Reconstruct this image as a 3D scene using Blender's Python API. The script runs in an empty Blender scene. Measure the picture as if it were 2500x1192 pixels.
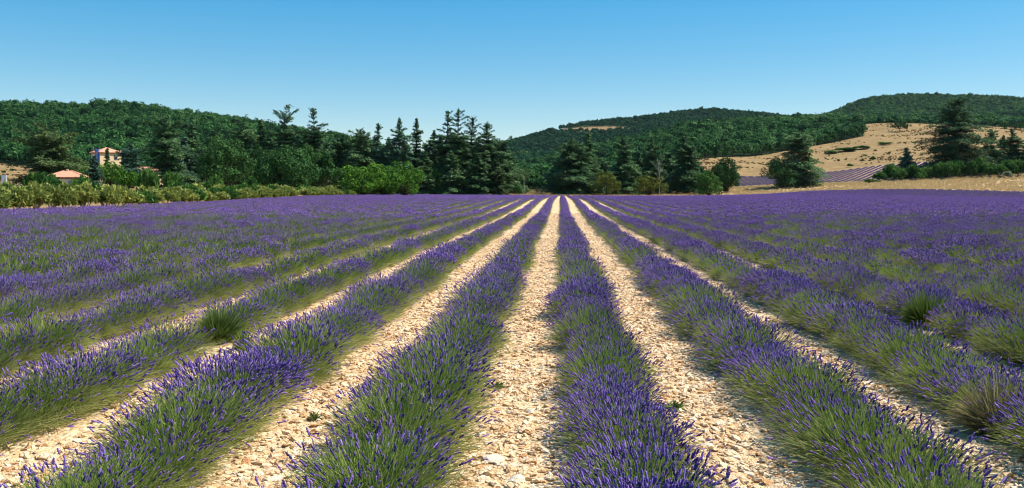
import bpy, math, random
import numpy as np
from mathutils import Vector, noise as mnoise

# ------------------------------------------------------------ camera, light
SC = bpy.context.scene
COL = SC.collection
F, VX, HY, CH = 2160.0, 1250.0, 464.0, 1.806      # focal length and horizon in photo pixels, eye height
cd = bpy.data.cameras.new('camera'); cam = bpy.data.objects.new('camera', cd); COL.objects.link(cam)
cam.location = (0, 0, CH); cam.rotation_euler = (math.radians(90), 0, 0)
cd.sensor_width = 36; cd.lens = 36 * F / 2500; cd.shift_y = -(596 - HY) / 2500
cd.clip_start = .1; cd.clip_end = 20000
SC.camera = cam
SUN_EL, SUN_AZ = math.radians(50), math.radians(79)   # azimuth clockwise from the view direction (+Y)
w = bpy.data.worlds.new('World'); SC.world = w; w.use_nodes = True
nt = w.node_tree; bg = nt.nodes['Background']
sky = nt.nodes.new('ShaderNodeTexSky'); sky.sky_type = 'NISHITA'; sky.sun_disc = False
sky.sun_elevation = SUN_EL; sky.sun_rotation = SUN_AZ
sky.altitude = 800; sky.air_density = 1.0; sky.dust_density = 0.3; sky.ozone_density = 2.2
hs = nt.nodes.new('ShaderNodeHueSaturation'); hs.inputs['Saturation'].default_value = 2.4
hs.inputs['Hue'].default_value = .495; hs.inputs["Value"].default_value = 1.52
gm = nt.nodes.new('ShaderNodeGamma'); gm.inputs[1].default_value = .5
nt.links.new(sky.outputs[0], gm.inputs[0]); nt.links.new(gm.outputs[0], hs.inputs['Color']); nt.links.new(hs.outputs[0], bg.inputs[0])
bg.inputs[1].default_value = 0.135
sl = bpy.data.lights.new('sun', 'SUN'); sun = bpy.data.objects.new('sun', sl); COL.objects.link(sun)
sl.energy = 5.0; sl.angle = math.radians(.5); sl.color = (1, .91, .78)
sd = Vector((math.sin(SUN_AZ) * math.cos(SUN_EL), math.cos(SUN_AZ) * math.cos(SUN_EL), math.sin(SUN_EL)))
sun.rotation_euler = sd.to_track_quat('Z', 'Y').to_euler(); sun.location = (60, 10, 80)
SC.view_settings.view_transform = 'Standard'; SC.view_settings.look = 'None'
SC.view_settings.exposure = 0.72; SC.view_settings.gamma = 1
SC.render.engine = 'CYCLES'
SC.cycles.max_bounces = 6; SC.cycles.filter_width = 1.1; SC.cycles.diffuse_bounces = 3; SC.cycles.transparent_max_bounces = 8

RNG = np.random.default_rng(7)

# ------------------------------------------------------------ helpers
def tag(o, label=None, cat=None, group=None, kind=None):
    if label: o['label'] = label
    if cat: o['category'] = cat
    if group: o['group'] = group
    if kind: o['kind'] = kind
    return o

def mesh_np(name, V, Fq, smooth=False, mats=None, mi=None, tint=None):
    """V (n,3); Fq list of arrays each (m,k) of face indices."""
    me = bpy.data.meshes.new(name)
    V = np.asarray(V, np.float32)
    if not isinstance(Fq, list): Fq = [Fq]
    Fq = [np.asarray(f, np.int32) for f in Fq if len(f)]
    nl = sum(f.size for f in Fq); nf = sum(len(f) for f in Fq)
    me.vertices.add(len(V)); me.vertices.foreach_set('co', V.ravel())
    me.loops.add(nl); me.loops.foreach_set('vertex_index', np.concatenate([f.ravel() for f in Fq]))
    tot = np.concatenate([np.full(len(f), f.shape[1], np.int32) for f in Fq])
    st = np.concatenate([[0], np.cumsum(tot)[:-1]]).astype(np.int32)
    me.polygons.add(nf); me.polygons.foreach_set('loop_start', st)
    try: me.polygons.foreach_set('loop_total', tot)
    except Exception: pass
    if mi is not None: me.polygons.foreach_set('material_index', np.asarray(mi, np.int32))
    if smooth: me.polygons.foreach_set('use_smooth', np.ones(nf, bool))
    for m in (mats or []): me.materials.append(m)
    if tint is not None:
        a = me.attributes.new('tint', 'FLOAT', 'POINT'); a.data.foreach_set('value', np.asarray(tint, np.float32))
    me.update(calc_edges=True); me.validate()
    return me

def link(name, me, parent=None, loc=None, rz=0):
    o = bpy.data.objects.new(name, me); COL.objects.link(o)
    if loc is not None: o.location = loc
    if rz: o.rotation_euler = (0, 0, rz)
    if parent: o.parent = parent
    return o

def empty(name, loc, rz=0):
    o = bpy.data.objects.new(name, None); COL.objects.link(o); o.location = loc; o.rotation_euler = (0, 0, rz)
    o.empty_display_size = .5
    return o

class MB:
    """collects boxes, prisms and tubes into one mesh"""
    def __init__(s): s.v = []; s.f = []
    def add(s, vs, fs):
        n = len(s.v); s.v += [tuple(v) for v in vs]; s.f += [tuple(i + n for i in f) for f in fs]
    def box(s, x0, x1, y0, y1, z0, z1):
        s.add([(x0,y0,z0),(x1,y0,z0),(x1,y1,z0),(x0,y1,z0),(x0,y0,z1),(x1,y0,z1),(x1,y1,z1),(x0,y1,z1)],
              [(0,3,2,1),(4,5,6,7),(0,1,5,4),(1,2,6,5),(2,3,7,6),(3,0,4,7)])
    def tube(s, pts, rad, n=6):
        pts = [Vector(p) for p in pts]; k0 = len(s.v)
        for i, p in enumerate(pts):
            d = (pts[min(i+1, len(pts)-1)] - pts[max(i-1, 0)]).normalized()
            a = d.orthogonal().normalized(); b = d.cross(a)
            for j in range(n):
                t = 2*math.pi*j/n
                s.v.append(tuple(p + (a*math.cos(t) + b*math.sin(t))*rad[i]))
        for i in range(len(pts)-1):
            for j in range(n):
                s.f.append((k0+i*n+j, k0+i*n+(j+1)%n, k0+(i+1)*n+(j+1)%n, k0+(i+1)*n+j))
        s.f.append(tuple(k0+j for j in range(n))[::-1]); s.f.append(tuple(k0+(len(pts)-1)*n+j for j in range(n)))
    def mesh(s, name, mat, smooth=False):
        me = bpy.data.meshes.new(name); me.from_pydata(s.v, [], s.f); me.materials.append(mat)
        if smooth:
            for p in me.polygons: p.use_smooth = True
        me.update(); return me
    def build(s, name, mat, parent=None, smooth=False): return link(name, s.mesh(name, mat, smooth), parent)

# ------------------------------------------------------------ materials
def new_mat(name):
    m = bpy.data.materials.new(name); m.use_nodes = True; n = m.node_tree
    b = n.nodes['Principled BSDF']; b.inputs['Roughness'].default_value = .8
    b.inputs['Specular IOR Level'].default_value = .25
    return m, n, b
def N(n, t, **k):
    o = n.nodes.new(t)
    for a, v in k.items(): setattr(o, a, v)
    return o
def ramp(n, fac, stops, interp='LINEAR'):
    r = N(n, 'ShaderNodeValToRGB'); e = r.color_ramp.elements; r.color_ramp.interpolation = interp
    while len(e) < len(stops): e.new(.5)
    for i, (p, c) in enumerate(stops): e[i].position = p; e[i].color = (*c, 1)
    n.links.new(fac, r.inputs[0]); return r.outputs[0]
def mixc(n, a, b, fac, mode='MIX'):
    m = N(n, 'ShaderNodeMix', data_type='RGBA', blend_type=mode)
    for s, v in ((m.inputs['Factor'], fac), (m.inputs[6], a), (m.inputs[7], b)):
        if isinstance(v, (int, float)): s.default_value = v
        elif isinstance(v, tuple): s.default_value = (*v, 1)
        else: n.links.new(v, s)
    return m.outputs[2]
def tex(n, kind, scale, coord=None, **k):
    t = N(n, 'ShaderNodeTex' + kind); t.inputs['Scale'].default_value = scale
    for a, v in k.items(): t.inputs[a].default_value = v
    if coord is not None: n.links.new(coord, t.inputs['Vector'])
    return t

def leaf_mat(name, stops, transl=.3, inst=False, hue_var=.5):
    """leaf colour from the per-leaf 'tint' attribute, shifted per plant"""
    m, n, b = new_mat(name)
    a = N(n, 'ShaderNodeAttribute', attribute_name='tint')
    c = ramp(n, a.outputs['Fac'], stops)
    if inst:
        q = N(n, 'ShaderNodeAttribute', attribute_name='ptint', attribute_type='INSTANCER'); rnd = q.outputs['Fac']
    else:
        rnd = N(n, 'ShaderNodeObjectInfo').outputs['Random']
    h = N(n, 'ShaderNodeHueSaturation'); n.links.new(c, h.inputs['Color'])
    mr = N(n, 'ShaderNodeMapRange'); n.links.new(rnd, mr.inputs[0]); mr.inputs[3].default_value = 1 - .45*hue_var; mr.inputs[4].default_value = 1 + .45*hue_var
    n.links.new(mr.outputs[0], h.inputs['Value'])
    mh = N(n, 'ShaderNodeMapRange'); n.links.new(rnd, mh.inputs[0]); mh.inputs[3].default_value = .5 + .02*hue_var; mh.inputs[4].default_value = .5 - .02*hue_var
    n.links.new(mh.outputs[0], h.inputs['Hue'])
    n.links.new(h.outputs[0], b.inputs['Base Color'])
    b.inputs['Roughness'].default_value = .7; b.inputs['Specular IOR Level'].default_value = .06
    tr = N(n, 'ShaderNodeBsdfTranslucent'); n.links.new(h.outputs[0], tr.inputs[0])
    mx = N(n, 'ShaderNodeMixShader'); mx.inputs[0].default_value = transl
    n.links.new(b.outputs[0], mx.inputs[1]); n.links.new(tr.outputs[0], mx.inputs[2])
    n.links.new(mx.outputs[0], n.nodes['Material Output'].inputs[0])
    return m

def plain(name, col, rough=.8, var=.12, scale=3, bump=0):
    m, n, b = new_mat(name)
    tc = N(n, 'ShaderNodeTexCoord')
    t = tex(n, 'Noise', scale, tc.outputs['Object'], Detail=5)
    lo = tuple(c*(1-var) for c in col); hi = tuple(min(1, c*(1+var)) for c in col)
    n.links.new(ramp(n, t.outputs[0], [(.3, lo), (.7, hi)]), b.inputs['Base Color'])
    b.inputs['Roughness'].default_value = rough
    if bump:
        bp = N(n, 'ShaderNodeBump'); bp.inputs['Strength'].default_value = bump; bp.inputs['Distance'].default_value = .05
        n.links.new(t.outputs[0], bp.inputs['Height']); n.links.new(bp.outputs[0], b.inputs['Normal'])
    return m

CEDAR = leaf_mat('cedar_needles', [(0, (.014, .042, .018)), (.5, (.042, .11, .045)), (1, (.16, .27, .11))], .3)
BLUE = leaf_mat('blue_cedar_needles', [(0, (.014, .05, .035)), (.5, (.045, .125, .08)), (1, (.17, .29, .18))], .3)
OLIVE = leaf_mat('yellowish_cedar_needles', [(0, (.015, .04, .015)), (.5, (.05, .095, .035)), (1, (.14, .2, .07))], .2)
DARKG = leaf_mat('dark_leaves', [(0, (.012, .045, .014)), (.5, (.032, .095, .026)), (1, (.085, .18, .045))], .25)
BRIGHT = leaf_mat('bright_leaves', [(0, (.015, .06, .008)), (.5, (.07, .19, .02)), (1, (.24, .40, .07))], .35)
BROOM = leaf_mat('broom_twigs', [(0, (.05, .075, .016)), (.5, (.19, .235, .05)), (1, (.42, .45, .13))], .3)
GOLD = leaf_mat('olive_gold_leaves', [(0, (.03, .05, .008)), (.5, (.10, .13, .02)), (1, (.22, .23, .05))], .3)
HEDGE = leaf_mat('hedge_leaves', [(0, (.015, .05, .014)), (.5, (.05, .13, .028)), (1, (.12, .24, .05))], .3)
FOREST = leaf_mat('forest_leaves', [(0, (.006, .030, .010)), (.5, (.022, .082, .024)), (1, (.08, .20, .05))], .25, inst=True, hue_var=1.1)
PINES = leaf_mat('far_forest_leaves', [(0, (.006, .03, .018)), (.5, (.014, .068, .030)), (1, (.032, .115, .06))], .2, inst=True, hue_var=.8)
STEM = leaf_mat('lavender_stems', [(0, (.06, .12, .022)), (.35, (.20, .285, .06)), (.65, (.35, .37, .13)), (1, (.54, .45, .24))], .35, inst=True, hue_var=.5)
FLOWER = leaf_mat('lavender_flowers', [(0, (.04, .024, .10)), (.35, (.13, .076, .31)), (.7, (.29, .18, .51)), (1, (.58, .38, .62))], .25, inst=True, hue_var=.45)
FLOWERFAR = FLOWER
DRYG = leaf_mat('dry_grass_blades', [(0, (.28, .19, .08)), (.5, (.52, .38, .18)), (1, (.74, .60, .34))], .35, inst=True, hue_var=.3)
WEED = leaf_mat('weed_leaves', [(0, (.03, .06, .012)), (.5, (.1, .16, .04)), (1, (.28, .32, .12))], .3)
BARK = plain('bark', (.06, .045, .035), .9, .35, 2, .4)
PALEBARK = plain('pale_bark', (.32, .28, .24), .9, .3, 3, .3)

def stone_mat():
    m, n, b = new_mat('limestone')
    g = N(n, 'ShaderNodeAttribute', attribute_name='ptint', attribute_type='INSTANCER')
    oi = N(n, 'ShaderNodeObjectInfo'); mx = N(n, 'ShaderNodeMath', operation='ADD')
    n.links.new(g.outputs['Fac'], mx.inputs[0]); mx.inputs[1].default_value = 0
    c = ramp(n, mx.outputs[0], [(0, (.40, .18, .07)), (.25, (.66, .42, .21)), (.6, (.81, .60, .38)), (1, (.91, .78, .58))])
    tc = N(n, 'ShaderNodeTexCoord'); t = tex(n, 'Noise', 2.5, tc.outputs['Object'], Detail=6)
    c2 = mixc(n, c, ramp(n, t.outputs[0], [(.3, (.68, .58, .48)), (.6, (1, 1, 1))]), 1.0, 'MULTIPLY')
    n.links.new(c2, b.inputs['Base Color']); b.inputs['Roughness'].default_value = .9
    bp = N(n, 'ShaderNodeBump'); bp.inputs['Strength'].default_value = .5; bp.inputs['Distance'].default_value = .1
    n.links.new(t.outputs[0], bp.inputs['Height']); n.links.new(bp.outputs[0], b.inputs['Normal'])
    return m
STONE = stone_mat()
ROCK = plain('pale_rock', (.82, .72, .56), .9, .15, 14, .6)

def ground_mat():
    m, n, b = new_mat('stony_soil')
    geo = N(n, 'ShaderNodeNewGeometry'); P = geo.outputs['Position']
    z = N(n, 'ShaderNodeAttribute', attribute_name='zone')     # 0 stony soil, 1 dry grass, 2 woodland floor
    v1 = tex(n, 'Voronoi', 21, P); v2 = tex(n, 'Voronoi', 60, P)
    big = tex(n, 'Noise', .9, P, Detail=6, Roughness=.6); fine = tex(n, 'Noise', 9, P, Detail=8, Roughness=.7)
    st = ramp(n, N_sep(n, v1.outputs['Color']), [(0, (.46, .25, .12)), (.35, (.66, .45, .24)), (.7, (.78, .60, .37)), (1, (.86, .75, .56))])
    st2 = ramp(n, N_sep(n, v2.outputs['Color']), [(0, (.44, .24, .115)), (.5, (.66, .47, .27)), (1, (.8, .65, .44))])
    st = mixc(n, st, st2, .45)
    soil = ramp(n, fine.outputs[0], [(.3, (.32, .155, .07)), (.7, (.52, .31, .155))])
    stony = mixc(n, st, soil, ramp(n, big.outputs[0], [(.5, (0, 0, 0)), (.72, (.7, .7, .7))]))
    gr1 = tex(n, 'Noise', .12, P, Detail=8, Roughness=.65); gr2 = tex(n, 'Noise', 1.7, P, Detail=8, Roughness=.7)
    grass = mixc(n, ramp(n, gr1.outputs[0], [(.25, (.22, .145, .062)), (.5, (.32, .22, .10)), (.75, (.43, .305, .14))]),
                 ramp(n, gr2.outputs[0], [(.3, (.5, .45, .38)), (.6, (1, 1, 1))]), 1.0, 'MULTIPLY')
    # green-brown patches of thyme and scrub in the dry grass
    pt = tex(n, 'Noise', .045, P, Detail=7, Roughness=.7)
    grass = mixc(n, grass, (.17, .16, .055), ramp(n, pt.outputs[0], [(.6, (0, 0, 0)), (.72, (.75, .75, .75))]))
    pb = tex(n, 'Noise', .16, P, Detail=8, Roughness=.75)
    grass = mixc(n, grass, (.19, .12, .06), ramp(n, pb.outputs[0], [(.5, (0, 0, 0)), (.68, (.6, .6, .6))]))
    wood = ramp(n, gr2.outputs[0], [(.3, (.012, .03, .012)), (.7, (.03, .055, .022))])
    cc = mixc(n, stony, grass, clampf(n, z.outputs['Fac'], 0, 1))
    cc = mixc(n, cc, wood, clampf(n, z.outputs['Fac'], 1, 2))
    n.links.new(cc, b.inputs['Base Color']); b.inputs['Roughness'].default_value = .95
    b.inputs['Specular IOR Level'].default_value = .1
    bp = N(n, 'ShaderNodeBump'); bp.inputs['Strength'].default_value = .8; bp.inputs['Distance'].default_value = .03
    ad = N(n, 'ShaderNodeMath', operation='SUBTRACT'); n.links.new(fine.outputs[0], ad.inputs[0]); n.links.new(v1.outputs['Distance'], ad.inputs[1])
    n.links.new(ad.outputs[0], bp.inputs['Height']); n.links.new(bp.outputs[0], b.inputs['Normal'])
    return m
def N_sep(n, col):
    s = N(n, 'ShaderNodeSeparateColor'); n.links.new(col, s.inputs[0]); return s.outputs[0]
def clampf(n, v, a, b):
    r = N(n, 'ShaderNodeMapRange'); n.links.new(v, r.inputs[0]); r.inputs[1].default_value = a; r.inputs[2].default_value = b
    return r.outputs[0]
GROUND = ground_mat()

# ------------------------------------------------------------ terrain
PX = np.array([-900, 0, 300, 600, 850, 1012, 1130, 1250, 1369, 1500, 1700, 1850, 1985, 2062, 2120, 2250, 2500, 3400], float)
DD = np.array([0, 30, 60, 115, 180, 242, 270, 300, 380, 450, 550, 650, 850, 1100, 1350, 1600, 1900, 2300, 6000], float)
def zc(near, ys):
    near = [-.15] + near[1:]   # near: heights at the first six depths; ys: where the ground shows in the photo at the others
    return near + [CH - (y - HY) / F * d for y, d in zip(ys, DD[6:])]
Z = np.array([
 zc([0,0,0,.7,2.4,4.0],      [444,434,412,398,352,312,268,300,340,370,385,400,440]),   # -900
 zc([0,0,0,.6,2.3,3.8],      [442,434,410,396,352,312,263,300,340,370,385,400,440]),   # 0
 zc([0,0,.0,.25,1.9,3.2],    [447,440,424,408,362,322,269,305,345,372,386,400,440]),   # 300
 zc([0,0,-.05,.3,1.3,2.2],   [458,451,440,425,388,350,300,325,350,375,390,402,440]),   # 600
 zc([0,0,-.05,.3,.6,1.0],    [466,460,452,440,415,385,350,362,370,380,392,405,440]),   # 850
 zc([0,0,-.08,.3,.3,.2],     [471,464,456,448,435,420,402,395,390,385,395,405,440]),   # 1012
 zc([0,0,-.1,.35,.2,.14],    [473,467,458,452,445,438,430,415,396,372,385,400,440]),   # 1130
 zc([0,0,-.12,.4,.2,.05],    [474,468,459,452,446,440,425,400,370,345,355,380,440]),   # 1250
 zc([0,0,-.14,.42,.2,0],     [475,468,457,448,441,430,408,380,345,312,325,350,440]),   # 1369
 zc([0,0,-.1,.3,.05,-.15],   [474,468,455,440,424,404,372,350,325,292,310,340,440]),   # 1500
 zc([0,0,0,.2,.1,-.1],       [470,462,412,380,352,335,314,318,298,270,290,320,440]),   # 1700
 zc([0,0,0,.2,.3,.3],        [463,453,426,392,368,335,303,312,300,277,285,310,440]),   # 1850
 zc([0,0,.05,.25,.5,1.6],    [455,448,420,386,352,328,298,302,302,302,296,310,440]),   # 2000
 zc([0,0,.05,.23,.5,2.0],    [452,446,413,381,346,318,300,303,294,286,262,290,440]),   # 2060
 zc([0,0,.05,.2,.45,2.4],    [449,443,406,376,340,307,303,304,286,262,237,270,440]),   # 2120
 zc([0,0,0,.1,.3,3.0],       [443,436,400,370,335,306,305,303,282,256,229,268,440]),   # 2250
 zc([0,0,0,0,.0,3.6],        [432,424,398,370,338,312,308,306,286,262,240,270,440]),   # 2500
 zc([0,0,0,0,.0,3.6],        [432,424,398,372,340,318,312,310,300,290,280,300,440]),   # 3400
])
_pf = np.linspace(PX[0], PX[-1], 431); _df = np.concatenate([np.linspace(0, 400, 161), np.geomspace(405, 6000, 200)])
_T = np.array([np.interp(_df, DD, Z[i]) for i in range(len(PX))])
_T = np.array([np.interp(_pf, PX, _T[:, j]) for j in range(len(_df))]).T
def _blur(a, s, ax):
    k = np.exp(-.5*(np.arange(-3*s, 3*s+1)/s)**2); k /= k.sum(); p = len(k)//2
    return np.apply_along_axis(lambda v: np.convolve(np.pad(v, p, mode='edge'), k, 'valid'), ax, a)
_T = _blur(_T, 3, 0); _T = _blur(_T, 3, 1)
def gz(X, Y):
    X = np.asarray(X, float); Y = np.asarray(Y, float)
    d = np.clip(Y, 0, 5999); px = np.clip(VX + F * X / np.maximum(Y, 25), _pf[0], _pf[-1]-.01)
    i = (px - _pf[0]) / (_pf[1] - _pf[0]); i0 = np.floor(i).astype(int); fi = i - i0; i0 = np.clip(i0, 0, len(_pf)-2)
    j0 = np.clip(np.searchsorted(_df, d, 'right') - 1, 0, len(_df)-2); fj = (d - _df[j0]) / (_df[j0+1] - _df[j0])
    z = (_T[i0, j0]*(1-fi)*(1-fj) + _T[i0+1, j0]*fi*(1-fj) + _T[i0, j0+1]*(1-fi)*fj + _T[i0+1, j0+1]*fi*fj)
    und = np.clip((d-420)/300, 0, 1)*(np.sin(X/41+1.3*np.sin(Y/97))*np.cos(Y/53+.6)*2.2 + np.sin(X/17+Y/29)*.7)
    return z + und
def g1(x, y): return float(gz(np.array([x]), np.array([y]))[0])
def atd(px, d):
    x = (px - VX) / F * d; return Vector((x, d, g1(x, d)))

TH = math.atan((1369 - VX) / F); SU, CU = math.sin(TH), math.cos(TH)     # the rows run a little to the right of the view
S = 1.6
def wig(a): return S * np.interp(a, [0, 6, 12, 20, 40, 70, 250], [0, 0, -.02, -.03, -.05, -.07, -.05])
def row_xy(l, a): l = l + wig(a); return a*SU + l*CU, a*CU - l*SU
def field_end(px): return np.interp(px, [1012, 1369, 1700, 2000, 2500, 3400], [243, 242, 236, 226, 200, 170])
LEFT = -25

def zone_of(X, Y):
    px = VX + F*X/np.maximum(Y, 5)
    l = X*CU - Y*SU
    soil = (Y < field_end(px) + .8) & (l > LEFT*S - .3)
    z = np.where(soil, 0., 1.)
    strip = ~soil & (Y < 292) & (px > 1100); z = np.where(strip, np.interp(Y, [200, 250, 285], [.25, .45, .8]), z)
    # woods
    wood = wood_mask(px, Y)
    return np.where(wood & (Y > 300), 2., z)
def wood_edge(px):  # depth at which the dry slopes give way to woods
    return np.interp(px, [-900, 0, 60, 120, 300, 1100, 1250, 1369, 1500, 1620, 1700, 1850, 2000, 2108, 2112, 2500, 3400],
                          [420, 430, 420, 320, 310, 310, 300, 300, 330, 380, 432, 492, 540, 575, 690, 690, 690])
def wood_mask(px, Y):
    m = Y > wood_edge(px)
    # pale clearing on the middle hill
    yy = 318 - (px-1350)*.045
    ysc = HY - (gz((px-VX)/F*Y, Y) - CH)/Y*F
    clear = (px > 1345) & (px < 1545) & (np.abs(ysc - (320 - (px-1345)*.06 + .00045*(px-1345)**2*.3)) < np.interp(px, [1345, 1400, 1480, 1545], [1, 5, 6, 1])) & (Y > 1100)
    return m & ~clear

def grid_mesh(name, xs, ys, XY, dz=0):
    X, Y = XY(xs, ys); Zg = gz(X, Y) + dz
    n, k = X.shape
    V = np.stack([X, Y, Zg], -1).reshape(-1, 3); idx = np.arange(n*k).reshape(n, k)
    Fq = np.stack([idx[:-1, :-1], idx[1:, :-1], idx[1:, 1:], idx[:-1, 1:]], -1).reshape(-1, 4)
    me = mesh_np(name, V, Fq, True, [GROUND])
    a = me.attributes.new('zone', 'FLOAT', 'POINT'); a.data.foreach_set('value', zone_of(X, Y).astype(np.float32).ravel())
    return me
def gcoords(step0, far, grow):
    c = [0]; s = step0
    while c[-1] < far: c.append(c[-1] + s); s *= grow
    return np.array(c)
gx = gcoords(.6, 420, 1.012); gx = np.concatenate([-gx[:0:-1], gx])
gy = np.concatenate([-gcoords(2, 120, 1.1)[:0:-1], np.arange(0, 262, 1.0)])
tag(link('ground', grid_mesh('ground', gx, gy, lambda a, b: np.meshgrid(a, b, indexing='ij'))), kind='structure',
    label='stony cream soil of the lavender field')
ts = np.concatenate([np.linspace(-1.7, -.6, 30)[:-1], np.linspace(-.6, .6, 420), np.linspace(.6, 1.7, 30)[1:]])
ds = np.concatenate([np.arange(260, 700, 4), np.geomspace(700, 6000, 130)])
def tXY(a, b):
    T_, D_ = np.meshgrid(a, b, indexing='ij'); return T_*D_, D_
tag(link('hillside', grid_mesh('hillside', ts, ds, tXY, -.04)), kind='structure', label='dry slopes and wooded hills behind the field')

hm = bpy.data.materials.new('air'); hm.use_nodes = True; hn = hm.node_tree; hn.nodes.remove(hn.nodes['Principled BSDF'])
pv = N(hn, 'ShaderNodeVolumePrincipled'); pv.inputs['Density'].default_value = .000016; pv.inputs['Color'].default_value = (.72, .87, 1, 1); pv.inputs['Anisotropy'].default_value = .2
hn.links.new(pv.outputs[0], hn.nodes['Material Output'].inputs['Volume'])
hb = MB(); hb.box(-10600, 10600, -400, 6100, -14, 240)
tag(hb.build('haze', hm), 'thin summer haze over the valley', kind='stuff')

# ------------------------------------------------------------ instancing for uncountable stuff
def gn_scatter(name, pts, sources, vi, rot, scl, ptint):
    me = bpy.data.meshes.new(name)
    me.vertices.add(len(pts)); me.vertices.foreach_set('co', np.asarray(pts, np.float32).ravel())
    for nm, ty, val in (('vi', 'INT', vi), ('ptint', 'FLOAT', ptint)):
        a = me.attributes.new(nm, ty, 'POINT'); a.data.foreach_set('value', np.asarray(val, np.int32 if ty == 'INT' else np.float32))
    a = me.attributes.new('rot', 'FLOAT_VECTOR', 'POINT'); a.data.foreach_set('vector', np.asarray(rot, np.float32).ravel())
    a = me.attributes.new('scl', 'FLOAT_VECTOR', 'POINT'); a.data.foreach_set('vector', np.asarray(scl, np.float32).ravel())
    o = link(name, me)
    key = 'scatter_' + '_'.join(s.name for s in sources)
    g = bpy.data.node_groups.get(key)
    if g is None:
        g = bpy.data.node_groups.new(key, 'GeometryNodeTree')
        g.interface.new_socket('Geometry', in_out='INPUT', socket_type='NodeSocketGeometry')
        g.interface.new_socket('Geometry', in_out='OUTPUT', socket_type='NodeSocketGeometry')
        nn, L = g.nodes, g.links
        gi = nn.new('NodeGroupInput'); go = nn.new('NodeGroupOutput')
        iop = nn.new('GeometryNodeInstanceOnPoints'); L.new(gi.outputs[0], iop.inputs['Points'])
        g2i = nn.new('GeometryNodeGeometryToInstance')
        for s in reversed(sources):
            oi = nn.new('GeometryNodeObjectInfo'); oi.inputs['Object'].default_value = s; L.new(oi.outputs['Geometry'], g2i.inputs[0])
        L.new(g2i.outputs[0], iop.inputs['Instance']); iop.inputs['Pick Instance'].default_value = True
        def at_(nm, dt):
            q = nn.new('GeometryNodeInputNamedAttribute'); q.data_type = dt; q.inputs[0].default_value = nm; return q.outputs[0]
        L.new(at_('vi', 'INT'), iop.inputs['Instance Index'])
        L.new(at_('rot', 'FLOAT_VECTOR'), iop.inputs['Rotation']); L.new(at_('scl', 'FLOAT_VECTOR'), iop.inputs['Scale'])
        L.new(iop.outputs[0], go.inputs[0])
    md = o.modifiers.new('scatter', 'NODES'); md.node_group = g
    return o
def source(name, me): return bpy.data.objects.new(name, me)     # never linked: only a pattern for the scatter

_U = ['', 'first', 'second', 'third', 'fourth', 'fifth', 'sixth', 'seventh', 'eighth', 'ninth', 'tenth', 'eleventh', 'twelfth', 'thirteenth', 'fourteenth',
      'fifteenth', 'sixteenth', 'seventeenth', 'eighteenth', 'nineteenth']
_D = ['', '', 'twent', 'thirt', 'fort', 'fift', 'sixt', 'sevent', 'eight', 'ninet']
def ORDN(n): return _U[n] if n < 20 else _D[n//10] + ('ieth' if n % 10 == 0 else 'y-' + _U[n % 10])

# ------------------------------------------------------------ lavender plants
def perp(D):
    a = np.cross(D, np.array([0, 0, 1.])); nrm = np.linalg.norm(a, axis=1, keepdims=True); a = np.where(nrm < 1e-3, [[1., 0, 0]], a/np.maximum(nrm, 1e-6))
    return a, np.cross(D, a)

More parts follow.
